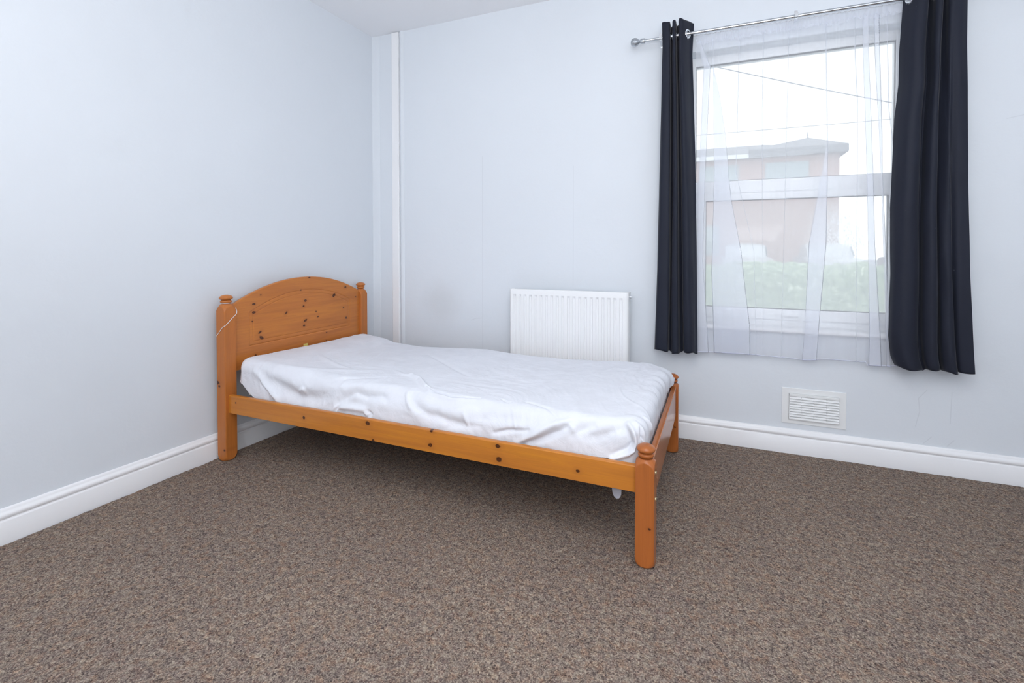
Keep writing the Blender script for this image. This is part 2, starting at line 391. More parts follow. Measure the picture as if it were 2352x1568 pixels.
# ---------------------------------------------------------------- white vertical trunking in the corner and the bead beside it
P = []
b = MB(); b.prism([(.165, 0), (.165, -.013), (.168, -.016), (.218, -.016), (.2215, -.013), (.2215, 0)], 'z', .117, 2.482); tag(b.build('trim_1', M['gloss']), kind='structure')
b = MB(); b.prism([(.2265, 0), (.2275, -.006), (.234, -.011), (.243, -.010), (.252, -.004), (.256, 0)], 'z', .117, H); tag(b.build('trim_2', M['wall_left'], smooth=60), kind='structure')
b = MB(); b.prism([(0, 0), (.0, -.012), (.012, -.0035), (.05, -.0035), (.055, 0)], 'z', .117, H); tag(b.build('trim_3', M['wall_left'], smooth=60), kind='structure')

# ---------------------------------------------------------------- window
def frame(b, x0, x1, z0, z1, wl_, wr, wb, wt, y0, y1, bev=.003):
    b.box((x0, y0, z0), (x0+wl_, y1, z1), bev); b.box((x1-wr, y0, z0), (x1, y1, z1), bev)
    b.box((x0+wl_-.002, y0, z0), (x1-wr+.002, y1, z0+wb), bev); b.box((x0+wl_-.002, y0, z1-wt), (x1-wr+.002, y1, z1), bev)
FY0, FY1 = .090, .150
b = MB(); frame(b, WX0, WX1, WZ0+.004, WZ1, .046, .046, .045, .046, FY0, FY1)
b.box((WX0+.04, FY0, 1.312), (WX1-.04, FY1, 1.378), .003)
win = tag(b.build('window_1', M['upvc'], smooth=35), kind='structure')
g = MB(); frame(g, WX0+.044, WX1-.044, 1.376, 2.011, .004, .004, .004, .005, .096, .112, 0); g.build('gasket', M['gasket'], win)
g = MB(); g.box((WX0+.045, .108, 1.376), (WX1-.045, .112, 2.011)); g.build('window_pane', M['glass'], win)
s = MB(); frame(s, WX0+.047, WX1-.047, .648, 1.311, .052, .022, .055, .038, .078, .130, .005); sash = s.build('window_sash', M['upvc'], win, smooth=35)
g = MB(); frame(g, WX0+.098, WX1-.068, .702, 1.274, .003, .003, .003, .003, .084, .104, 0); g.build('gasket', M['gasket'], sash)
g = MB(); g.box((WX0+.099, .098, .703), (WX1-.069, .102, 1.273)); g.build('window_pane', M['glass2'], sash)
g = MB(); g.box((2.535, .066, .668), (2.60, .079, .688), .003); g.box((2.548, .050, .672), (2.566, .068, .684), .003); g.box((2.50, .048, .674), (2.566, .058, .683), .003); g.build('sash_handle', M['upvc'], sash)
b = MB(); b.box((WX0-.004, -.028, .598), (WX1+.004, .092, .618), .007); b.build('window_sill', M['gloss'], win, smooth=40)

# ---------------------------------------------------------------- radiator
rad = tag(empty('radiator', (1.429, 0, .19)), 'white panel radiator with vertical ribs on the back wall behind the bed', 'radiator')
RX, RH = .347, .59
b = MB()
xs = []; prof = []
n = 20; pitch = (2*RX-.036)/n
P = []
for i in range(n):
    x = -RX+.018+i*pitch
    for t, y in ((0, 0), (.10, 0), (.22, .0085), (.44, .0085), (.62, 0)): P.append((x+t*pitch, y))
P = [(-RX, 0), (-RX+.006, 0)]+P+[(RX-.018, 0), (RX, 0)]
zs = [0, .018, .030, RH-.045, RH-.033, RH-.010, RH-.003, RH]
G = np.zeros((len(P), len(zs), 3))
for i, (x, y) in enumerate(P):
    for j, z in enumerate(zs):
        fac = 1 if 2 <= j <= 3 else 0
        yy = y*fac+(.004 if j == 7 else (.0008 if j == 6 else 0)); G[i, j] = (x, -.105+yy, z)
b.grid(G); o = b.build('front_panel', M['enamel'], rad, smooth=30)
md = o.modifiers.new('s', 'SOLIDIFY'); md.thickness = .0015; md.offset = -1
for sx in (-1, 1):
    b = MB(); b.box((sx*RX-(.0008 if sx < 0 else .0035), -.1005, 0), (sx*RX+(.0035 if sx < 0 else .0008), -.032, RH-.002), .0006); b.build('side_panel', M['enamel'], rad)
b = MB(); b.box((-RX+.004, -.1005, RH-.012), (RX-.004, -.096, RH-.0065)); b.box((-RX+.004, -.036, RH-.012), (RX-.004, -.032, RH-.0065))
k = -RX+.006
while k < RX-.008:
    b.box((k, -.097, RH-.011), (k+.0045, -.035, RH-.0075)); k += .0125
b.build('top_grille', M['enamel'], rad)
b = MB(); b.box((-RX+.005, -.040, .01), (RX-.005, -.034, RH-.02)); b.build('rear_panel', M['enamel'], rad)
for x in (-.22, .22):
    b = MB(); b.box((x-.015, -.034, .05), (x+.015, -.0005, RH-.06)); b.build('wall_bracket', M['enamel'], rad)
b = MB(); b.lathe([(.004, 0), (.0125, .001), (.0125, .006), (.009, .007), (.009, .011), (.006, .012), (.006, .016), (0, .016)], (RX+.0005, -.068, RH-.028), 'x', 20); b.build('bleed_valve', M['chrome'], rad, smooth=35)
b = MB(); b.lathe([(.010, 0), (.010, .03), (.013, .032), (.013, .05), (0, .05)], (RX, -.068, .03), 'x', 16); b.build('lockshield_valve', M['chrome'], rad, smooth=35)
b = MB(); b.tube([(RX+.035, -.068, .03), (RX+.035, -.068, -.19)], .0075, 12); b.build('pipe', M['enamel'], rad, smooth=60)

# ---------------------------------------------------------------- air vent
vent = tag(empty('air_vent', (2.6565, 0, .234)), 'white louvred air vent low on the wall under the window', 'vent')
VW, VH = .1365, .0885
b = MB(); b.box((-VW, -.004, -VH), (VW, 0, VH), .0015); b.build('plate', M['ventw'], vent)
gx0, gx1, gz0, gz1 = -.105, .107, -.066, .062
b = MB(); b.box((gx0, -.006, gz0), (gx1, -.0035, gz1)); b.build('backing', M['gasket'], vent)
b = MB(); b.box((gx0, -.014, gz1-.012), (gx1, -.004, gz1), .001); b.box((gx0, -.014, gz0), (gx1, -.004, gz0+.003), .0005); b.box((gx0, -.014, gz0), (gx0+.002, -.004, gz1)); b.box((gx1-.002, -.014, gz0), (gx1, -.004, gz1)); b.build('grille_frame', M['ventw'], vent)
ns = 9; ph = (gz1-.012-gz0-.003)/ns
for i in range(ns):
    z0 = gz0+.003+i*ph
    b = MB(); b.add([(gx0+.002, -.015, z0), (gx1-.002, -.015, z0), (gx1-.002, -.005, z0+ph*1.0), (gx0+.002, -.005, z0+ph*1.0), (gx0+.002, -.015, z0+.0018), (gx1-.002, -.015, z0+.0018), (gx1-.002, -.005, z0+ph*1.0+.0018), (gx0+.002, -.005, z0+ph*1.0+.0018)],
        [(0, 1, 2, 3), (7, 6, 5, 4), (0, 4, 5, 1), (1, 5, 6, 2), (2, 6, 7, 3), (3, 7, 4, 0)]); b.build('slat', M['ventw'], vent)
for i in (1, 2, 3):
    x = gx0+(gx1-gx0)*i/4; b = MB(); b.box((x-.0008, -.0135, gz0), (x+.0008, -.004, gz1-.01)); b.build('divider', M['ventw'], vent)

# ---------------------------------------------------------------- curtain rod
ROD = (-.09, 2.1205)
rod = tag(empty('curtain_rod', (2.55, -.09, 2.1205)), 'long chrome curtain rod with ball finial above the window', 'curtain rod')
b = MB(); b.tube([(-.70, 0, 0), (.02, 0, 0)], .0072, 16); b.build('thin_tube', M['steel'], rad and rod, smooth=60)
b = MB(); b.tube([(-.44+.0, 0, 0), (.76, 0, 0)], .0082, 16); b.build('thick_tube', M['steel'], rod, smooth=60)
for sx, x in ((-1, -.70), (1, .76)):
    prof = [(.0, .075), (.010, .0735), (.0175, .069), (.0215, .062), (.0228, .0535), (.0228, .0515), (.0215, .050), (.0205, .043), (.016, .036), (.0095, .030), (.0075, .026), (.009, .0235), (.0125, .0225), (.0135, .020), (.0135, .003), (.012, .0), (.007, 0)]
    b = MB(); b.lathe([(r, sx*(h-.006)) for r, h in prof], (x, 0, 0), 'x', 28); b.build('finial', M['dull_steel'], rod, smooth=40)
for x in (-.615, .005, .70):
    b = MB(); b.box((x-.009, .087, -.018), (x+.009, .090, .040), .001); b.box((x-.006, -.004, -.0135), (x+.006, .089, -.0095), .001); b.box((x-.007, -.0125, -.012), (x+.007, -.0095, .014), .001); b.box((x-.007, .0095, -.012), (x+.007, .0125, .030), .001); b.box((x-.007, -.0125, -.0125), (x+.007, .0125, -.0090)); b.build('bracket', M['chrome'], rod)

# ---------------------------------------------------------------- black curtains
def interp(tab, z): xs, ys = zip(*sorted(tab)); return np.interp(z, xs, ys)
def curtain(name, label, xl, xr, ztop, zbot, path_top, path_bot, seed):
    nu, nz = 420, 190
    U = np.linspace(0, 1, nu); Zf = np.linspace(0, 1, nz)
    uu, zz = np.meshgrid(U, Zf, indexing='ij')
    def cr(path):
        p = np.array(path, float); n = len(p)-1; t = U*n; k = np.minimum(t.astype(int), n-1); f = (t-k)[:, None]
        g = lambda q: p[np.clip(k+q, 0, n)]
        return .5*(2*g(0)+(g(1)-g(-1))*f+(2*g(-1)-5*g(0)+4*g(1)-g(2))*f**2+(3*g(0)-g(-1)-3*g(1)+g(2))*f**3)
    A, B = cr(path_top), cr(path_bot); w_ = zz[..., None]**.8
    PP = A[:, None, :]*(1-w_)+B[:, None, :]*w_
    z = ztop(uu)*(1-zz)+zbot(uu)*zz
    x0 = interp(xl, z); x1 = interp(xr, z)
    x = x0+(x1-x0)*PP[..., 0]+.0035*vnoise(uu*5+seed, zz*4)*np.sin(np.pi*uu)
    y = PP[..., 1]+.006*fbm(uu*4+seed, zz*4, 3)*np.clip(zz*4, 0, 1)+.0018*vnoise(uu*14, zz*9+seed)
    y = np.minimum(y, -.034)
    P = np.stack([x, y, z], -1)
    # eyelet holes where the cloth crosses the rod
    rodd = np.hypot(P[..., 1]+.09, P[..., 2]-2.1205)
    o_v = P.reshape(-1, 3); fs = []
    jr = int(np.argmin(abs(P[nu//2, :, 2]-2.1205)))
    # one eyelet at every crossing: distance is measured along the cloth
    sl = np.concatenate([[0], np.cumsum(np.hypot(np.diff(P[:, jr, 0]), np.diff(P[:, jr, 1])))])
    rings = []
    for i in range(nu-1):
        if (P[i, jr, 1]+.09)*(P[i+1, jr, 1]+.09) <= 0: rings.append(i)
    for i in range(nu-1):
        for j in range(nz-1):
            zc = P[i, j, 2]-2.1205
            if abs(zc) < .03 and any(math.hypot(sl[i]-sl[k], zc) < .0185 for k in rings): continue
            fs.append((i*nz+j, (i+1)*nz+j, (i+1)*nz+j+1, i*nz+j+1))
    o = obj(name, o_v, fs, M['curtain'], smooth='all')
    sd = o.modifiers.new('thickness', 'SOLIDIFY'); sd.thickness = .0022; sd.offset = 0
    tag(o, label, 'curtain', 'black curtains hanging from the rod')
    for i in rings:
        c = (P[i, jr]+P[i+1, jr])/2; t = Vector(P[min(i+6, nu-1), jr]-P[max(i-6, 0), jr]); t.z = 0; t.normalize(); nrm = Vector((t.y, -t.x, 0))
        b = MB(); n_ = 32; m_ = 8; Q = np.zeros((n_, m_+1, 3))
        for a1 in range(n_):
            th = 2*math.pi*a1/n_; rad_ = t*math.cos(th)+Vector((0, 0, 1))*math.sin(th)
            for a2 in range(m_+1):
                t2 = 2*math.pi*a2/m_; Q[a1, a2] = Vector((c[0], c[1], 2.1205))+rad_*(.0190+.0042*math.cos(t2))+nrm*(.0030*math.sin(t2))
        b.grid(Q, True); b.build('eyelet', M['chrome'], o, smooth=60)
    return o
topw = lambda k: (lambda u: 2.186+.003*np.sin(u*17+k)+.002*np.sin(u*41+k))
curtain('curtain', 'narrow bunched black eyelet curtain hanging left of the window beside the rod finial',
        [(2.2, 1.945), (2.06, 1.948), (2.02, 1.947), (1.4, 1.935), (.9, 1.925), (.47, 1.912)], [(2.2, 2.098), (2.06, 2.092), (2.02, 2.091), (1.5, 2.108), (1.0, 2.118), (.47, 2.126)],
        topw(1), lambda u: .474+.006*np.sin(u*9+1)+.003*np.sin(u*31),
        [(0, -.114), (.09, -.121), (.20, -.122), (.255, -.112), (.265, -.070), (.30, -.058), (.335, -.075), (.345, -.113), (.38, -.125), (.44, -.118), (.455, -.075), (.49, -.058), (.53, -.075), (.54, -.112), (.58, -.127), (.66, -.126), (.78, -.103), (.90, -.074), (1, -.058)],
        [(0, -.085), (.04, -.108), (.22, -.116), (.32, -.112), (.33, -.085), (.36, -.066), (.40, -.078), (.41, -.108), (.50, -.118), (.56, -.113), (.60, -.080), (.66, -.066), (.69, -.080), (.70, -.106), (.78, -.117), (.86, -.114), (.92, -.100), (.96, -.085), (1, -.072)], 4)
curtain('curtain', 'wider black eyelet curtain hanging right of the window above the low vent',
        [(2.2, 2.972), (2.11, 2.974), (1.9, 2.963), (1.75, 2.962), (1.6, 2.948), (1.2, 2.936), (.9, 2.940), (.62, 2.934), (.53, 2.943), (.47, 2.967)], [(2.2, 3.183), (1.9, 3.183), (1.3, 3.194), (.9, 3.205), (.47, 3.226)],
        topw(4), lambda u: .484+.006*np.sin(u*11+2)+.003*np.sin(u*37),
        [(0, -.060), (.07, -.085), (.17, -.118), (.28, -.127), (.36, -.115), (.39, -.080), (.44, -.062), (.48, -.078), (.50, -.110), (.56, -.124), (.62, -.112), (.63, -.078), (.67, -.062), (.70, -.078), (.71, -.108), (.78, -.122), (.90, -.118), (1, -.100)],
        [(0, -.072), (.03, -.100), (.12, -.122), (.24, -.120), (.33, -.100), (.36, -.078), (.40, -.080), (.42, -.108), (.50, -.122), (.57, -.108), (.58, -.080), (.62, -.076), (.64, -.104), (.72, -.120), (.79, -.106), (.81, -.080), (.85, -.100), (1, -.112)], 9)

# ---------------------------------------------------------------- net curtain, with narrow pleats folded back on themselves
ZR = [2.098, 2.04, 1.95, 1.8, 1.6, 1.4, 1.2, 1.04, .9, .75, .62, .55, .476]
def T(*p): return list(p)
pleats = [  # (left edge, right edge) of each doubled-over strip, as x at heights
 ([(2.1, 2.116), (1.95, 2.146), (1.27, 2.121), (.47, 2.1235)], [(2.1, 2.126), (1.95, 2.179), (1.4, 2.157), (.95, 2.148), (.615, 2.171), (.47, 2.180)]),
 ([(2.1, 2.190), (1.95, 2.190), (1.4, 2.2), (.9, 2.19), (.615, 2.200), (.47, 2.205)], [(2.1, 2.192), (1.95, 2.193), (1.787, 2.225), (1.583, 2.253), (1.36, 2.271), (1.26, 2.282), (1.0, 2.329), (.743, 2.357), (.615, 2.372), (.47, 2.373)]),
 ([(2.1, 2.311), (1.4, 2.300), (1.0, 2.385), (.47, 2.40)], [(2.1, 2.315), (1.4, 2.303), (1.0, 2.387), (.47, 2.402)]),
 ([(2.1, 2.418), (1.7, 2.417), (.47, 2.43)], [(2.1, 2.422), (1.7, 2.419), (.47, 2.4305)]),
 ([(2.1, 2.53), (.47, 2.51)], [(2.1, 2.532), (.47, 2.511)]),
 ([(2.1, 2.680), (1.5, 2.692), (1.04, 2.623), (.617, 2.609), (.47, 2.600)], [(2.1, 2.684), (1.5, 2.697), (1.04, 2.695), (.62, 2.668), (.47, 2.66)]),
 ([(2.1, 2.795), (1.92, 2.798), (1.7, 2.810), (1.2, 2.815), (.47, 2.82)], [(2.1, 2.799), (1.92, 2.802), (1.7, 2.814), (1.2, 2.816), (.47, 2.821)]),
 ([(2.1, 2.83), (1.92, 2.831), (1.36, 2.852), (1.04, 2.861), (.63, 2.868), (.47, 2.867)], [(2.1, 2.852), (1.92, 2.853), (1.36, 2.877), (1.04, 2.886), (.637, 2.910), (.47, 2.918)]),
 ([(2.1, 2.870), (1.9, 2.876), (1.555, 2.896), (1.356, 2.9055), (.76, 2.928), (.47, 2.936)], [(2.1, 2.89), (1.9, 2.896), (1.555, 2.908), (1.356, 2.912), (.64, 2.946), (.47, 2.952)]),
 ([(2.1, 2.917), (1.65, 2.930), (1.45, 2.953), (.47, 2.97)], [(2.1, 2.921), (1.65, 2.933), (1.45, 2.955), (.47, 2.972)]),
]
zs = np.concatenate([np.linspace(2.098, 1.9, 24), np.linspace(1.89, .476, 120)])
nodes = [([(2.1, 2.108), (1.0, 2.118), (.47, 2.122)], 0)]
for L_, R_e in pleats: nodes += [(R_e, 1), (L_, 2), (R_e, 3)]
nodes.append(([(2.1, 3.14), (.47, 3.15)], 0))
cols = []
for a in range(len(nodes)-1):
    t0, k0 = nodes[a]; t1, k1 = nodes[a+1]
    xa = interp(t0, zs); xb = interp(t1, zs)
    wmax = float(np.max(abs(xb-xa))); n = max(4, int(wmax/.006))
    for q in range(n):
        f = q/n; x = xa*(1-f)+xb*f
        # layer depth: front 0, middle layer folded behind, third layer at the back then easing forward again
        lay = {0: 0, 1: 0, 2: .0035, 3: .007}
        if k0 == 0 or k0 == 3:
            y = (.007 if k0 == 3 else 0)*(1-f)+0*f
            y = y+.010*math.sin(math.pi*f)*math.sin(a*2.1)*np.ones_like(zs)
        else: y = (lay[k0]*(1-f)+lay[k1]*f)+.0012*math.sin(math.pi*f)
        y = -.0475+y+.003*vnoise(x*14, zs*1.7+3)+.0015*vnoise(x*50, zs*3)
        cols.append(np.stack([x, np.minimum(y, -.0315), zs], -1))
xb = interp(nodes[-1][0], zs); cols.append(np.stack([xb, -.047+0*zs, zs], -1))
P = np.array(cols)
# gathers just under the header and an uneven hem
hemz = lambda x: np.interp(x, [2.1, 2.12, 2.33, 2.52, 2.62, 2.70, 2.86, 2.8605, 2.95, 2.98, 3.15], [.476, .475, .481, .478, .473, .485, .486, .472, .475, .482, .480])
f = (2.098-P[..., 2])/(2.098-.476)
P[..., 2] = 2.098-(2.098-hemz(P[..., 0]))*f
gath = np.exp(-((2.098-P[..., 2])/.09)**1.5)
P[..., 1] += gath*.0022*np.sin(P[..., 0]*260+6*np.sin(P[..., 0]*37))
b = MB(); b.grid(P); net = b.build('net_curtain', M['sheer'], smooth='all')
tag(net, 'sheer white net curtain hanging across the window between the black curtains', 'curtain')
# hem band
Hm = P[:, -1, :]; b = MB(); G = np.zeros((len(Hm), 5, 3))
for j, (dy, dz) in enumerate(((-.0008, .004), (-.0014, .002), (-.0008, -.0005), (.0008, .001), (.0008, .004))):
    G[:, j] = Hm+np.array([0, dy, dz])
b.grid(G); b.build('hem', M['sheer2'], net, smooth='all')
# header: gathered tape over the wire, ruffled
nh = 1400; X = np.linspace(2.109, 3.14, nh); zr = np.linspace(0, 1, 7)
for lay, dy in ((0, -.004), (1, .004)):
    XX, ZZ = np.meshgrid(X, zr, indexing='ij')
    depth = .046+.010*vnoise(XX*20, XX*0+3.1+lay)+.003*np.sin(XX*150)
    zt = 2.122+.002*np.sin(XX*260+lay)
    Z = zt-depth*ZZ; Y = -.0475+dy*np.sin(np.pi*np.clip(ZZ*1.2, 0, 1))+.0020*np.sin(XX*300+6*vnoise(XX*9, ZZ*0+1.7)+lay*2)*(.4+.6*ZZ)
    b = MB(); b.grid(np.stack([XX, np.minimum(Y, -.033), Z], -1)); o = b.build('gathered_header', M['sheer'], net, smooth='all')
wire = MB().tube([(2.045, -.047, 2.121), (3.13, -.047, 2.121)], .0016, 8).build('curtain_wire', M['cord'], smooth='all')
tag(wire, 'thin white wire carrying the net curtain behind the chrome rod', 'curtain wire')
wire.parent = None

# ---------------------------------------------------------------- bed
BA = (0.03538, -1.14327); BR = -0.0084787; BL, BW = 1.97, .94843
bed = tag(empty('single_bed', (BA[0], BA[1], 0), BR), 'orange pine single bed frame with arched headboard against the left wall', 'bed')
ORANGE, REDD, YEL = (.50, .185, .048), (.395, .115, .026), (.62, .235, .024); DK = (.20, .055, .018)
hk = [(.142, .736, .006, 1.5), (.143, .693, .0065, 1.7), (.133, .649, .0035, 1.3), (.177, .587, .0065, 1.5, .4), (.185, .558, .009, 1.3, -.4), (.183, .779, .0035, 1.5), (.341, .667, .0065, 1.2, .5), (.475, .721, .007, 1.5), (.461, .691, .005, 1.4), (.474, .608, .007, 1.8, .3), (.463, .580, .006, 1.3),
      (.553, .650, .0035, 1.2), (.567, .617, .004, 1.5), (.696, .732, .010, 1.4, .3), (.776, .647, .0045, 1.3), (.800, .580, .007, 1.3), (.505, .851, .004, 2), (.444, .784, .0035, 1.3), (.887, .706, .003, 1.4), (.149, .474, .004, 1.5), (.63, .465, .003, 1.2), (.634, .513, .0035, 1.5), (.795, .775, .006, 1.6)]
rk = [(.079, .286, .0035, 1.2), (.511, .275, .0065, 1.2), (.861, .301, .0085, 1.4), (.890, .234, .0065, 1.1), (1.163, .260, .0075, 1.2), (1.167, .314, .005, 1.6), (1.451, .302, .007, 1.5), (1.455, .254, .0085, 1.25), (1.748, .266, .0055, 1.3), (1.731, .226, .005, 1.3)]
M['head'] = wood('pine_headboard', (.53, .178, .040), DK, 1, hk, (1, 2), .36, 1.3, (.62, .225, .040))
M['rail'] = wood('pine_rail', (.54, .188, .027), DK, 0, rk, (0, 2), .34, 4.2, YEL)
M['legh'] = wood('pine_head_leg', (.50, .162, .033), DK, 2, [(-.03, .375, .010, 2.0), (.02, .055, .005, 1.3), (-.012, .36, .006, 1.2)], (0, 2), .34, 7.7)
M['legf'] = wood('pine_foot_leg', (.42, .125, .028), DK, 2, [(.015, .13, .004, 1.4)], (0, 2), .3, 2.9)
M['foot'] = wood('pine_footboard', (.42, .135, .038), DK, 1, [(.3, .3, .005, 1.5), (.6, .25, .006, 1.3)], (1, 2), .22, 5.1)
M['slat'] = wood('pale_pine_slat', (.60, .40, .20), DK, 1, (), (0, 2), .5, 3.3)
hw = .0305
TP = 1.5
def post(name, top_neck, finial_top, mat, loc, kx=1.0):
    """square post whose ends are turned: a revolved profile cuts arches into the four faces"""
    n = 96; cap = top_neck; sh = hw*1.36
    zs_ = [0, .0015, .005, .010, .016, .023, .030, .038]+list(np.linspace(.05, cap-.055, 12))+[cap-.05+i*.0025 for i in range(19)]
    def rev(z):
        r = 9.0
        if z < .035: t = (.035-z)/.035; r = min(r, .0235+(sh-.0235)*math.sqrt(max(0, 1-t*t)))
        if z > cap-.038: t = (z-(cap-.038))/.038; r = min(r, sh+.001-(sh-.0215)*t**TP)
        return r
    zs_ = [z for z in zs_ if z <= cap]+[cap]
    P = np.zeros((n, len(zs_), 3))
    for i in range(n):
        a = -2*math.pi*(i+.5)/n; ca, sa = math.cos(a), math.sin(a)
        sq = hw/max(abs(ca), abs(sa)); sq = min(sq, (hw*2-.0028)/(abs(ca)+abs(sa)))
        for j, z in enumerate(zs_): r = min(sq, rev(z)); P[i, j] = (r*ca, r*sa, z)
    b = MB(); b.grid(P, True); L = len(zs_); b.f.append(tuple(i*L for i in range(n))[::-1]); b.f.append(tuple(i*L+L-1 for i in range(n)))
    leg = b.build('leg', mat, bed, smooth=28, loc=loc)
    s = (finial_top-cap)
    pr = [(.0155, -.002), (.0165, .0), (.0165, .05), (.0215, .10), (.0245, .17), (.0255, .25), (.0245, .33), (.0210, .385), (.0185, .41), (.0215, .44), (.0265, .50), (.0295, .585), (.0300, .66), (.0285, .75), (.0235, .86), (.0160, .94), (.0080, .985), (0, 1)]
    # smooth the profile
    zz = np.linspace(0, 1, 40); hz_ = [q[1] for q in pr]; rz_ = [q[0] for q in pr]
    b = MB(); b.lathe([(r, cap+(h*s if h >= 0 else h)) for r, h in pr], (0, 0, 0), 'z', 40); b.build('finial', mat, leg, smooth=70)
    return leg
la = post('leg', .7525, .7965, M['legh'], (0, 0, 0)); ld = post('leg', .7525, .7965, M['legh'], (0, BW, 0))
TP = 2.3
lb = post('leg', .3445, .3894, M['legf'], (BL, 0, 0)); lc = post('leg', .3445, .3894, M['legf'], (BL, BW, 0))
for leg in (lb, lc):
    for z in (.300, .215):
        b = MB(); b.lathe([(.0065, 0), (.0065, .0015), (.005, .003), (.0025, .0035), (0, .0035)], (hw-.0002, 0, z), 'x', 16); b.build('bolt_cap', M['brass'], leg, smooth=40)
b = MB(); b.lathe([(.0045, 0), (.0045, .002), (.003, .003), (0, .003)], (-hw+.006, -.022, .011), 'y', 12); b.v = [(x, 2*-.022-y, z) for x, y, z in b.v]; b.build('floor_glide', M['enamel'], la)

# headboard: arched plank with a routed panel line
def arch_z(v): # top edge
    t = (v-.474)/(.474-.03); return .747+(.857-.747)*(1-abs(t)**2.05)
def panel_d(v, z):
    """signed distance (approx., inside positive) to the routed outline"""
    top_ = .697+(.783-.697)*(1-np.abs((v-.475)/.355)**2.1); sl = (.783-.697)*2.1*np.abs((v-.475)/.355)**1.1/.355
    d = np.minimum(np.minimum(v-.118, .832-v), np.minimum(z-.527, (top_-z)/np.sqrt(1+sl**2))); return d
nv, nz = 440, 220
V = np.linspace(.026, BW-.026, nv); G = np.zeros((nv, nz, 3)); FX = .011
for i, v in enumerate(V):
    zt = arch_z(v); z0 = .42; zz_ = z0+(zt-z0)*np.linspace(0, 1, nz)
    d = panel_d(np.full(nz, v), zz_)
    depth = -.0022*np.exp(-((d)/.0026)**2)-.0018*np.exp(-((d-.020)/.0022)**2)+np.where(d > 0, -.0012*np.exp(-np.maximum(d, 0)/.012), 0)
    e = zt-zz_; depth = depth-np.where(e < .005, (.005-np.sqrt(np.maximum(0, .005**2-(.005-e)**2))), 0)
    G[i, :, 0] = FX+depth; G[i, :, 1] = v; G[i, :, 2] = zz_
b = MB(); b.grid(G)
Bk = np.zeros((nv, 2, 3)); Bk[:, 0] = G[:, 0]; Bk[:, 1] = G[:, 0]; Bk[:, 1, 0] = -.011
b.grid(Bk)
Tk = np.zeros((nv, 3, 3)); Tk[:, 0] = G[:, -1]; Tk[:, 1] = G[:, -1]; Tk[:, 1, 0] = -.006; Tk[:, 2] = G[:, -1]; Tk[:, 2, 0] = -.011; Tk[:, 2, 2] -= .005
b.grid(Tk)
Rk = np.zeros((nv, 2, 3)); Rk[:, 0] = Bk[:, 1]; Rk[:, 1] = Tk[:, 2]; b.grid(Rk)
hb = b.build('headboard', M['head'], bed, smooth=45)
b = MB(); b.box((FX+.0003, .457, .425), (FX+.0009, .487, .4755)); b.build('sticker', M['sticker'], hb)
# side rails with rounded top edge
def rail(v0, v1, z0, z1, name='side_rail'):
    r = .0045; pl = [(v0, z0+.001), (v0+.001, z0), (v1-.001, z0), (v1, z0+.001)]
    pl += [(v1-r+r*math.cos(a), z1-r+r*math.sin(a)) for a in np.linspace(0, math.pi/2, 6)]+[(v0+r-r*math.sin(a), z1-r+r*math.cos(a)) for a in np.linspace(0, math.pi/2, 6)]
    b = MB(); b.prism(pl, 'x', hw-.004, BL-hw+.004); return b.build(name, M['rail'], bed, smooth=35)
rail(-.014, .008, .231, .317); rail(BW-.008, BW+.014, .231, .317)
# footboard
pl = []
r = .004; u0, u1, z0, z1 = -.001+.0, .021, .196, .335
b = MB()
G = []
for v in np.linspace(hw-.004, BW-hw+.004, 60):
    zt = .334+.0*math.sin(math.pi*(v/BW)); ring = [(u0, z0), (u1, z0)]+[(u1-r+r*math.cos(a), zt-r+r*math.sin(a)) for a in np.linspace(0, math.pi/2, 5)]+[(u0+r-r*math.sin(a), zt-r+r*math.cos(a)) for a in np.linspace(0, math.pi/2, 5)]+[(u0, z0)]
    G.append([(BL+a, v, z) for a, z in ring])
b.grid(np.array(G)); b.build('footboard', M['foot'], bed, smooth=40)
for k in range(12):
    u = .11+k*(1.86-.11)/11; b = MB(); b.box((u-.034, .006, .236), (u+.034, BW-.006, .252), .002); b.build('bed_slat', M['slat'], bed)

# mattress (hardly seen below the sheet)
def to_world(P):
    P = np.asarray(P, float); c, s = math.cos(BR), math.sin(BR); Q = P.copy()
    Q[..., 0] = BA[0]+c*P[..., 0]-s*P[..., 1]; Q[..., 1] = BA[1]+s*P[..., 0]+c*P[..., 1]; return Q
ni, nj = 90, 60; ring = []
pp, qq = np.meshgrid(np.linspace(SU0-.13, SU1+.13, ni), np.linspace(SV0-.13, SV1+.13, nj), indexing='ij')
PB = sheet_base(pp, qq)
cu = np.clip(PB[..., 0], SU0+.012, SU1-.012); cv = np.clip(PB[..., 1], SV0+.012, SV1-.010)
PB[..., 0] = SU0+.022+(PB[..., 0]-SU0)/(SU1-SU0)*(SU1-SU0-.044); PB[..., 1] = SV0+.026+(PB[..., 1]-SV0)/(SV1-SV0)*(SV1-SV0-.046); PB[..., 2] = np.maximum(PB[..., 2]-.024, .2535)
b = MB(); b.grid(to_world(PB))
bot = PB.copy(); bot[..., 2] = .2535; b.grid(to_world(bot)[::-1]); mt = b.build('mattress', M['mattress'], smooth='all')
tag(mt, 'thin cream mattress under the loose white sheet on the pine bed', 'mattress')

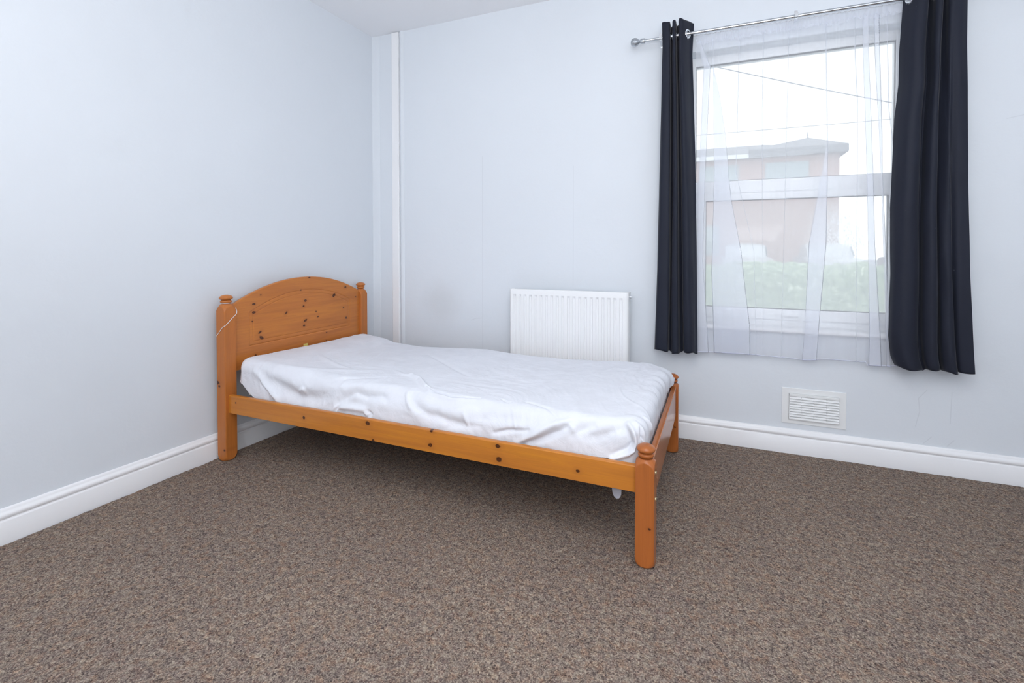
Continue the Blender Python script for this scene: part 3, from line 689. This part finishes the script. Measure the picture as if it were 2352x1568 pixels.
# sheet
CREASES=[[[[0.198,0.004],[0.263,-0.02],[0.341,-0.042],[0.451,-0.059],[0.561,-0.042],[0.653,0.004]],-0.009,0.03],[[[0.164,0.007],[0.195,-0.018],[0.242,-0.054],[0.307,-0.085],[0.321,-0.112]],0.007,0.015],[[[0.185,-0.01],[0.213,-0.049],[0.263,-0.078]],-0.004,0.01],[[[0.438,-0.037],[0.47,-0.018],[0.475,-0.035]],0.006,0.01],[[[0.679,-0.035],[0.723,-0.003],[0.757,0.019],[0.817,0.011],[0.888,0.024],[0.917,0.016]],-0.008,0.018],[[[0.707,-0.039],[0.765,-0.025],[0.843,-0.006]],-0.005,0.03],[[[0.632,-0.008],[0.666,0.024],[0.812,0.06],[0.953,0.089]],0.003,0.02],[[[0.642,-0.085],[0.679,-0.059],[0.736,-0.052],[0.815,-0.047],[0.841,-0.073]],0.007,0.012],[[[0.655,-0.081],[0.684,-0.052]],-0.005,0.006],[[[0.825,-0.049],[0.846,-0.059],[0.835,-0.076]],-0.006,0.008],[[[0.906,0.232],[0.974,0.195],[1.045,0.128],[1.097,0.091]],0.009,0.012],[[[1.066,0.113],[1.097,0.106],[1.157,0.086],[1.209,0.077],[1.319,0.096]],-0.007,0.005],[[[1.089,0.077],[1.167,0.067],[1.217,0.062],[1.306,0.077]],0.004,0.01],[[[1.003,0.055],[1.026,0.021],[1.052,-0.006]],0.005,0.01],[[[1.032,0.036],[1.073,0.009],[1.126,-0.013],[1.199,-0.02],[1.29,-0.02]],-0.006,0.02],[[[0.71,0.663],[0.885,0.532],[0.995,0.447],[1.128,0.358]],-0.003,0.012],[[[0.253,0.326],[0.381,0.268],[0.496,0.217],[0.577,0.198]],0.003,0.015],[[[0.258,0.065],[0.43,0.086],[0.605,0.166],[0.726,0.239]],0.0025,0.02],[[[0.598,0.04],[0.728,0.094],[0.835,0.174]],-0.0025,0.012],[[[0.788,0.273],[0.862,0.227],[0.906,0.232],[0.93,0.244]],0.004,0.01],[[[1.408,0.116],[1.442,0.096],[1.455,0.096]],-0.004,0.005],[[[1.513,0.113],[1.546,0.111],[1.607,0.084],[1.646,0.05],[1.659,0.038]],-0.003,0.007],[[[1.418,-0.042],[1.476,-0.025],[1.557,-0.015]],-0.006,0.008],[[[1.51,-0.068],[1.549,-0.044],[1.591,-0.018],[1.635,0.007],[1.701,0.031]],0.008,0.013],[[[1.533,-0.064],[1.583,-0.049],[1.628,-0.027],[1.675,-0.003],[1.709,0.024]],-0.008,0.012],[[[1.729,-0.008],[1.766,0.014],[1.797,0.033]],-0.007,0.02],[[[1.703,0.024],[1.719,0.009],[1.724,-0.008]],0.004,0.01],[[[1.766,-0.025],[1.821,-0.008],[1.873,0.014],[1.907,0.033]],-0.005,0.018],[[[1.905,0.038],[1.928,0.009],[1.944,-0.018],[1.944,-0.044],[1.855,-0.083]],0.011,0.009],[[[1.915,0.007],[1.926,-0.025],[1.905,-0.047],[1.863,-0.068]],-0.007,0.011],[[[1.957,0.028],[1.983,0.007],[2.001,0.019]],-0.006,0.01],[[[1.949,0.125],[1.988,0.137],[2.038,0.193]],0.005,0.008],[[[1.162,-0.003],[1.212,-0.032],[1.285,-0.025]],-0.004,0.015],[[[1.285,0.014],[1.301,-0.02],[1.303,-0.035]],0.004,0.01],[[[1.316,-0.001],[1.429,0.019],[1.594,0.021]],-0.003,0.02],[[[1.194,-0.059],[1.259,-0.037],[1.358,-0.025]],-0.003,0.012]]
ni, nj = 620, 380
p_ = np.linspace(SU0-.125, SU1+.125, ni); q_ = np.linspace(SV0-.175, SV1+.13, nj)
pp, qq = np.meshgrid(p_, q_, indexing='ij')
P0 = sheet_base(pp, qq)
du = np.gradient(P0, axis=0); dv = np.gradient(P0, axis=1); Nn = np.cross(du, dv); Nn /= np.linalg.norm(Nn, axis=-1, keepdims=True)+1e-12
disp = .0035*fbm(pp*3.1+2, qq*3.7, 4)
wr = fbm(pp*5+3*vnoise(pp*2, qq*2), qq*7+2*vnoise(pp*3+9, qq*2), 4); disp += .0024*(1-np.abs(wr)*3.2).clip(-.2, 1)*np.clip(.35+vnoise(pp*2.2+5, qq*2.4+1), 0, 1)
side = np.clip((SV0+.06-qq)/.08, 0, 1); disp += side*.005*fbm(pp*9+qq*6, qq*5, 3)
fs_ = np.clip((pp-(SU1-.07))/.06, 0, 1); disp += fs_*(.0045*np.sin(qq*62+5*vnoise(qq*6, qq*0+2.))*(.5+.5*vnoise(qq*5, pp*0+.7))+.003)
for pts, amp, wd in CREASES:
    pts = np.array(pts); best = np.full(pp.shape, 9.); tt = np.zeros(pp.shape); n = len(pts)-1
    for k in range(n):
        a, c_ = pts[k], pts[k+1]; d_ = c_-a; L2 = (d_**2).sum()+1e-9
        t = np.clip(((pp-a[0])*d_[0]+(qq-a[1])*d_[1])/L2, 0, 1); dd = np.hypot(pp-a[0]-t*d_[0], qq-a[1]-t*d_[1])
        mk = dd < best; best = np.where(mk, dd, best); tt = np.where(mk, (k+t)/n, tt)
    disp += 1.9*amp*np.exp(-(best/wd)**2)*(np.sin(np.pi*np.clip(tt*.9+.05, 0, 1))**.5)
PS = P0+Nn*disp[..., None]*np.sign(Nn[ni//2, nj//2, 2])
# hem: lift where it rides up
hem_near = np.interp(pp, [.0, .08, .12, .17, .25, .55, .62, .70, .80, .86, .95, 1.35, 1.45, 1.62, 1.72, 1.84, 1.93], [.372, .366, .335, .312, .298, .297, .303, .300, .306, .298, .293, .294, .302, .302, .304, .312, .292])
hem_foot = np.interp(qq, [0, .9], [.29, .29])
hemz_ = np.where(pp > SU1-.03, np.where(qq < .1, .5*hem_near+.5*hem_foot, hem_foot), np.where(qq < .3, hem_near, .29))
PS[..., 2] = np.maximum(PS[..., 2], hemz_+.004*vnoise(pp*16, qq*16))
PS[..., 2] -= .045*np.clip((PS[..., 0]-1.865)/.10, 0, 1)**1.3*np.clip((PS[..., 1]-.74)/.17, 0, 1)*(PS[..., 2] > .38)*np.clip((PS[..., 2]-.38)/.03, 0, 1)
bul = np.exp(-((qq-.90)/.16)**2)*np.clip((pp-(SU1-.06))/.05, 0, 1)*np.clip((PS[..., 2]-.340)/.02, 0, 1); PS[..., 0] += .021*bul
PS[..., 0] += .004*np.clip((pp-(SU1-.06))/.05, 0, 1)*np.clip((PS[..., 2]-.345)/.03, 0, 1)
lo = P0[..., 2] < hemz_-.016
fcs = []
for i in range(ni-1):
    for j in range(nj-1):
        if lo[i, j] and lo[i+1, j] and lo[i, j+1] and lo[i+1, j+1]: continue
        fcs.append((i*nj+j, (i+1)*nj+j, (i+1)*nj+j+1, i*nj+j+1))
sheet = obj('bed_sheet', to_world(PS).reshape(-1, 3), fcs, M['sheet'], smooth='all')
import bmesh
bm = bmesh.new(); bm.from_mesh(sheet.data); bmesh.ops.delete(bm, geom=[v for v in bm.verts if not v.link_faces], context='VERTS'); bm.to_mesh(sheet.data); bm.free()
sd = sheet.modifiers.new('thickness', 'SOLIDIFY'); sd.thickness = .0016; sd.offset = -1
tag(sheet, 'crumpled white fitted sheet pulled over the mattress on the pine bed', 'sheet')
# loose end of the sheet hanging under the rail
b = MB(); G = []
for z, w0 in ((.26, .018), (.235, .0175), (.215, .016), (.20, .0145), (.19, .011), (.184, .005), (.1825, .001)):
    G.append([(1.868+(.30-z)*.06+w0*a, .018+.003*math.cos(a*2), z) for a in np.linspace(-1, 1, 9)])
b.grid(to_world(np.array(G))); o = b.build('loose_corner', M['sheer2'], sheet, smooth='all'); o['label'] = 'translucent white strip hanging below the rail'

# cord looped over the head post near the viewer
pts = []
def lp(u, v, z): return Vector((*to_world(np.array([u, v, 0]))[:2], z))
ring = [lp(.0195*math.cos(a), .0195*math.sin(a), .7555) for a in np.linspace(0, 2*math.pi, 33)]
e = hw+.0022
fall = [(e, .024, .731), (e+.001, .029, .722), (e+.001, .030, .706), (e, .022, .695), (e, .008, .684), (e, -.010, .668), (e, -.024, .655), (.022, -e-.001, .645), (.006, -e, .631), (-.010, -e, .614), (-.023, -e, .602), (-.0325, -.0285, .594), (-.0335, -.020, .585), (-.0335, -.016, .56), (-.0335, -.017, .53), (-.0335, -.0165, .50)]
back = [(-.0195, 0, .7555), (-.024, .004, .748), (-.0332, .008, .725), (-.0337, .002, .69), (-.0337, -.01, .655), (-.0335, -.020, .605)]
def smooth_pts(pl, n=10):
    out = []; pl = [Vector(q) for q in pl]
    for i in range(len(pl)-1):
        p0, p1, p2, p3 = pl[max(i-1, 0)], pl[i], pl[i+1], pl[min(i+2, len(pl)-1)]
        for k in range(n):
            t = k/n; out.append(.5*((2*p1)+(p2-p0)*t+(2*p0-5*p1+4*p2-p3)*t*t+(3*p1-p0-3*p2+p3)*t**3))
    return out+[pl[-1]]
b = MB(); b.tube(ring, .0014, 8)
def twisted(path):
    path = smooth_pts([lp(*q) for q in path]); L = 0; rs = []
    for i, q in enumerate(path):
        if i: L += (q-path[i-1]).length
        rs.append(.00145+.0005*math.sin(L*1500))
    return path, rs
# resample finely so that the twist shows
def resample(path, step=.0011):
    out = [path[0]]; acc = 0
    for a, c in zip(path[:-1], path[1:]):
        d = (c-a).length; n = max(1, int(d/step))
        out += [a.lerp(c, (k+1)/n) for k in range(n)]
    return out
for path in (fall, back):
    pth = resample(smooth_pts([lp(*q) for q in path])); rs = [.00135+.0005*math.sin(i*1.3) for i in range(len(pth))]; b.tube(pth, .0014, 7, rs)
o = b.build('cord', M['cord'], smooth='all'); tag(o, 'thin white twisted cord looped round the near headboard post of the bed', 'cord')

# ---------------------------------------------------------------- outside
q = NT('pale_red_brick'); br = q.n('ShaderNodeTexBrick'); q.l(q.coord((1, 1, 1)), br.inputs['Vector'])
mpv = q.n('ShaderNodeTexCoord'); cx_ = q.n('ShaderNodeSeparateXYZ'); q.l(mpv.outputs['Object'], cx_.inputs[0]); cb = q.n('ShaderNodeCombineXYZ'); q.l(cx_.outputs[0], cb.inputs[0]); q.l(cx_.outputs[2], cb.inputs[1]); q.l(cb.outputs[0], br.inputs['Vector'])
br.inputs['Color1'].default_value = (.48, .32, .29, 1); br.inputs['Color2'].default_value = (.43, .29, .27, 1); br.inputs['Mortar'].default_value = (.52, .48, .46, 1); q.val(br, Scale=4.0)
br.inputs['Mortar Size'].default_value = .015; q.set(br.outputs[0], .9); M['brick'] = q.m
M['slate'] = plain('grey_slate', (.21, .21, .23), .7)
M['fascia'] = plain('white_fascia', (.78, .80, .82), .5)
M['osglass'] = plain('far_window_glass', (.36, .42, .44), .6)
M['car'] = plain('silver_car_paint', (.50, .52, .55), .3, .2)
M['carglass'] = plain('car_glass', (.16, .2, .22), .1)
M['tyre'] = plain('tyre_rubber', (.04, .04, .045), .8)
q = NT('hedge_leaves'); q.set(q.ramp(q.noise(q.coord(), 9, 5, .7), [(.3, (.14, .20, .14)), (.5, (.24, .32, .21)), (.60, (.36, .44, .30)), (.72, (.8, .85, .7))]), .7); M['leaf'] = q.m
q = NT('tarmac'); q.set(q.ramp(q.noise(q.coord(), 3, 5, .7), [(.3, (.28, .29, .29)), (.7, (.38, .39, .39))]), .9); M['tarmac'] = q.m
M['wirem'] = plain('cable', (.30, .31, .33), .7)
b = MB(); b.box((-40, .35, -.5), (60, 60, -.2)); o = b.build('ground', M['tarmac']); tag(o, kind='structure')
bl = tag(empty('brick_building', (3.0, 22, -.2)), 'pale red brick building with grey hipped roofs across the street', 'building')
b = MB(); b.box((-14, 0, 0), (4.15, 9, 5.35)); b.build('wall', M['brick'], bl)
b = MB(); b.add([(-14.4, -.3, 5.5), (4.35, -.3, 5.5), (4.35, 9.3, 5.5), (-14.4, 9.3, 5.5), (-8, 4.2, 6.75), (1.55, 4.2, 6.75)], [(0, 1, 5, 4), (1, 2, 5), (2, 3, 4, 5), (3, 0, 4), (3, 2, 1, 0)]); b.build('roof', M['slate'], bl)
b = MB(); b.add([(.6, -.4, 5.35), (4.40, -.4, 5.35), (4.40, 4.0, 5.35), (.6, 4.0, 5.35), (.6, -.4, 5.67), (4.40, -.4, 5.67), (4.40, 4.0, 5.67), (.6, 4.0, 5.67), (3.22, 1.7, 6.45)], [(0, 1, 5, 4), (1, 2, 6, 5), (2, 3, 7, 6), (3, 0, 4, 7), (4, 5, 8), (5, 6, 8), (6, 7, 8), (7, 4, 8), (3, 2, 1, 0)]); b.build('hipped_roof', M['slate'], bl)
b = MB(); b.lathe([(.03, 0), (.03, .2), (0, .35)], (3.22, 1.7, 6.42), 'z', 8); b.build('roof_finial', M['slate'], bl)
b = MB(); b.box((-14.4, -.34, 5.33), (3.1, -.28, 5.52)); b.build('fascia', M['fascia'], bl)
for x in (-6.5, -4.0, -1.5, 1.3):
    b = MB(); b.box((x, -.05, 4.35), (x+1.7, .05, 5.1)); f_ = b.build('window', M['osglass'], bl); b = MB(); b.box((x-.06, -.08, 4.28), (x+1.76, -.02, 4.35)); b.build('ledge', M['fascia'], f_)
for x in (-5.5, -2.2):
    b = MB(); b.box((x, -.05, .9), (x+1.6, .05, 2.3)); b.build('window', M['osglass'], bl)
b = MB(); b.lathe([(.05, 0), (.05, .12), (.02, .16), (0, .16)], (2.75, -.35, 5.42), 'z', 10); b.build('security_light', M['fascia'], bl)
def car(x, y, label):
    c = tag(empty('parked_car', (x, y, -.2), math.pi/2), label, 'car', 'silver cars parked across the street')
    def section(sc, zlow, pr, wdt, name, mat):
        b = MB(); n = 9; G = []
        for a in np.linspace(-1, 1, n):
            k = 1-.12*abs(a)**4; zk = 1-.05*abs(a)**3
            G.append([(px*k, a*wdt, pz*zk) for px, pz in pr])
        b.grid(np.array(G)); L = len(pr); b.f.append(tuple(range(L))); b.f.append(tuple((n-1)*L+i for i in range(L))[::-1]); return b.build(name, mat, c, smooth=50)
    body = [(-1.95, .35), (-2.0, .55), (-1.93, .78), (-1.55, .88), (-.95, .93), (1.3, .95), (1.75, .92), (1.95, .80), (1.98, .5), (1.93, .33), (1.0, .28), (-1.0, .28), (-1.95, .35)]
    cab = [(-1.0, .90), (-.45, 1.33), (-.2, 1.41), (.5, 1.44), (1.0, 1.37), (1.45, 1.12), (1.55, .92), (-1.0, .90)]
    section(0, 0, body, .84, 'body', M['car']); g = section(0, 0, cab, .70, 'cabin', M['car'])
    b = MB(); b.add([(-.85, -.712, .95), (-.40, -.70, 1.29), (.1, -.70, 1.35), (.1, -.712, .95)], [(0, 1, 2, 3)]); b.add([(.16, -.712, .95), (.16, -.70, 1.35), (.85, -.70, 1.31), (1.3, -.712, .97)], [(0, 1, 2, 3)]); o_ = b.build('side_window', M['carglass'], c); md_ = o_.modifiers.new('t', 'SOLIDIFY'); md_.thickness = .02
    for wx in (-1.25, 1.25):
        for wy in (-.80, .62):
            b = MB(); b.lathe([(.0, 0), (.2, 0), (.31, .02), (.32, .06), (.32, .14), (.30, .18), (0, .18)], (wx, wy, .32), 'y', 24); b.build('wheel', M['tyre'], c, smooth=40)
car(3.30, 18.4, 'silver parked car seen left of centre through the net curtain'); car(6.05, 18.5, 'silver parked car seen right of centre through the net curtain')
car(8.9, 18.4, 'silver parked car furthest right beyond the window')
b = MB(); ni_, nj_ = 160, 40; uu_, vv_ = np.meshgrid(np.linspace(-2, 9, ni_), np.linspace(0, math.pi, nj_), indexing='ij')
hh = .92+.10*fbm(uu_*1.3, uu_*0+.4, 3); bump_ = 1+.10*fbm(uu_*5, vv_*4, 4)
G = np.stack([uu_, 8.2-.45*np.cos(vv_)*bump_*np.where(True, 1, 1), -.2+np.sin(vv_)**.35*hh*bump_], -1); b.grid(G); hedge = b.build('hedge', M['leaf'], smooth='all'); tag(hedge, 'low leafy green hedge in front of the parked cars', 'hedge', kind='stuff')
def wire_(p0, p1, r, label):
    p0, p1 = Vector(p0), Vector(p1); pts = [p0.lerp(p1, t)-Vector((0, 0, .12*4*t*(1-t))) for t in np.linspace(0, 1, 24)]
    o = MB().tube(pts, r, 6).build('overhead_wire', M['wirem'], smooth='all'); tag(o, label, 'wire', 'overhead wires outside the window')
wire_((.5, 8, 5.40), (9, 8, 2.42), .011, 'thicker overhead wire sloping down to the right across the sky')
wire_((-6, 18, 5.70), (14, 18, 5.62), .013, 'thinner overhead wire running just above the building roof')
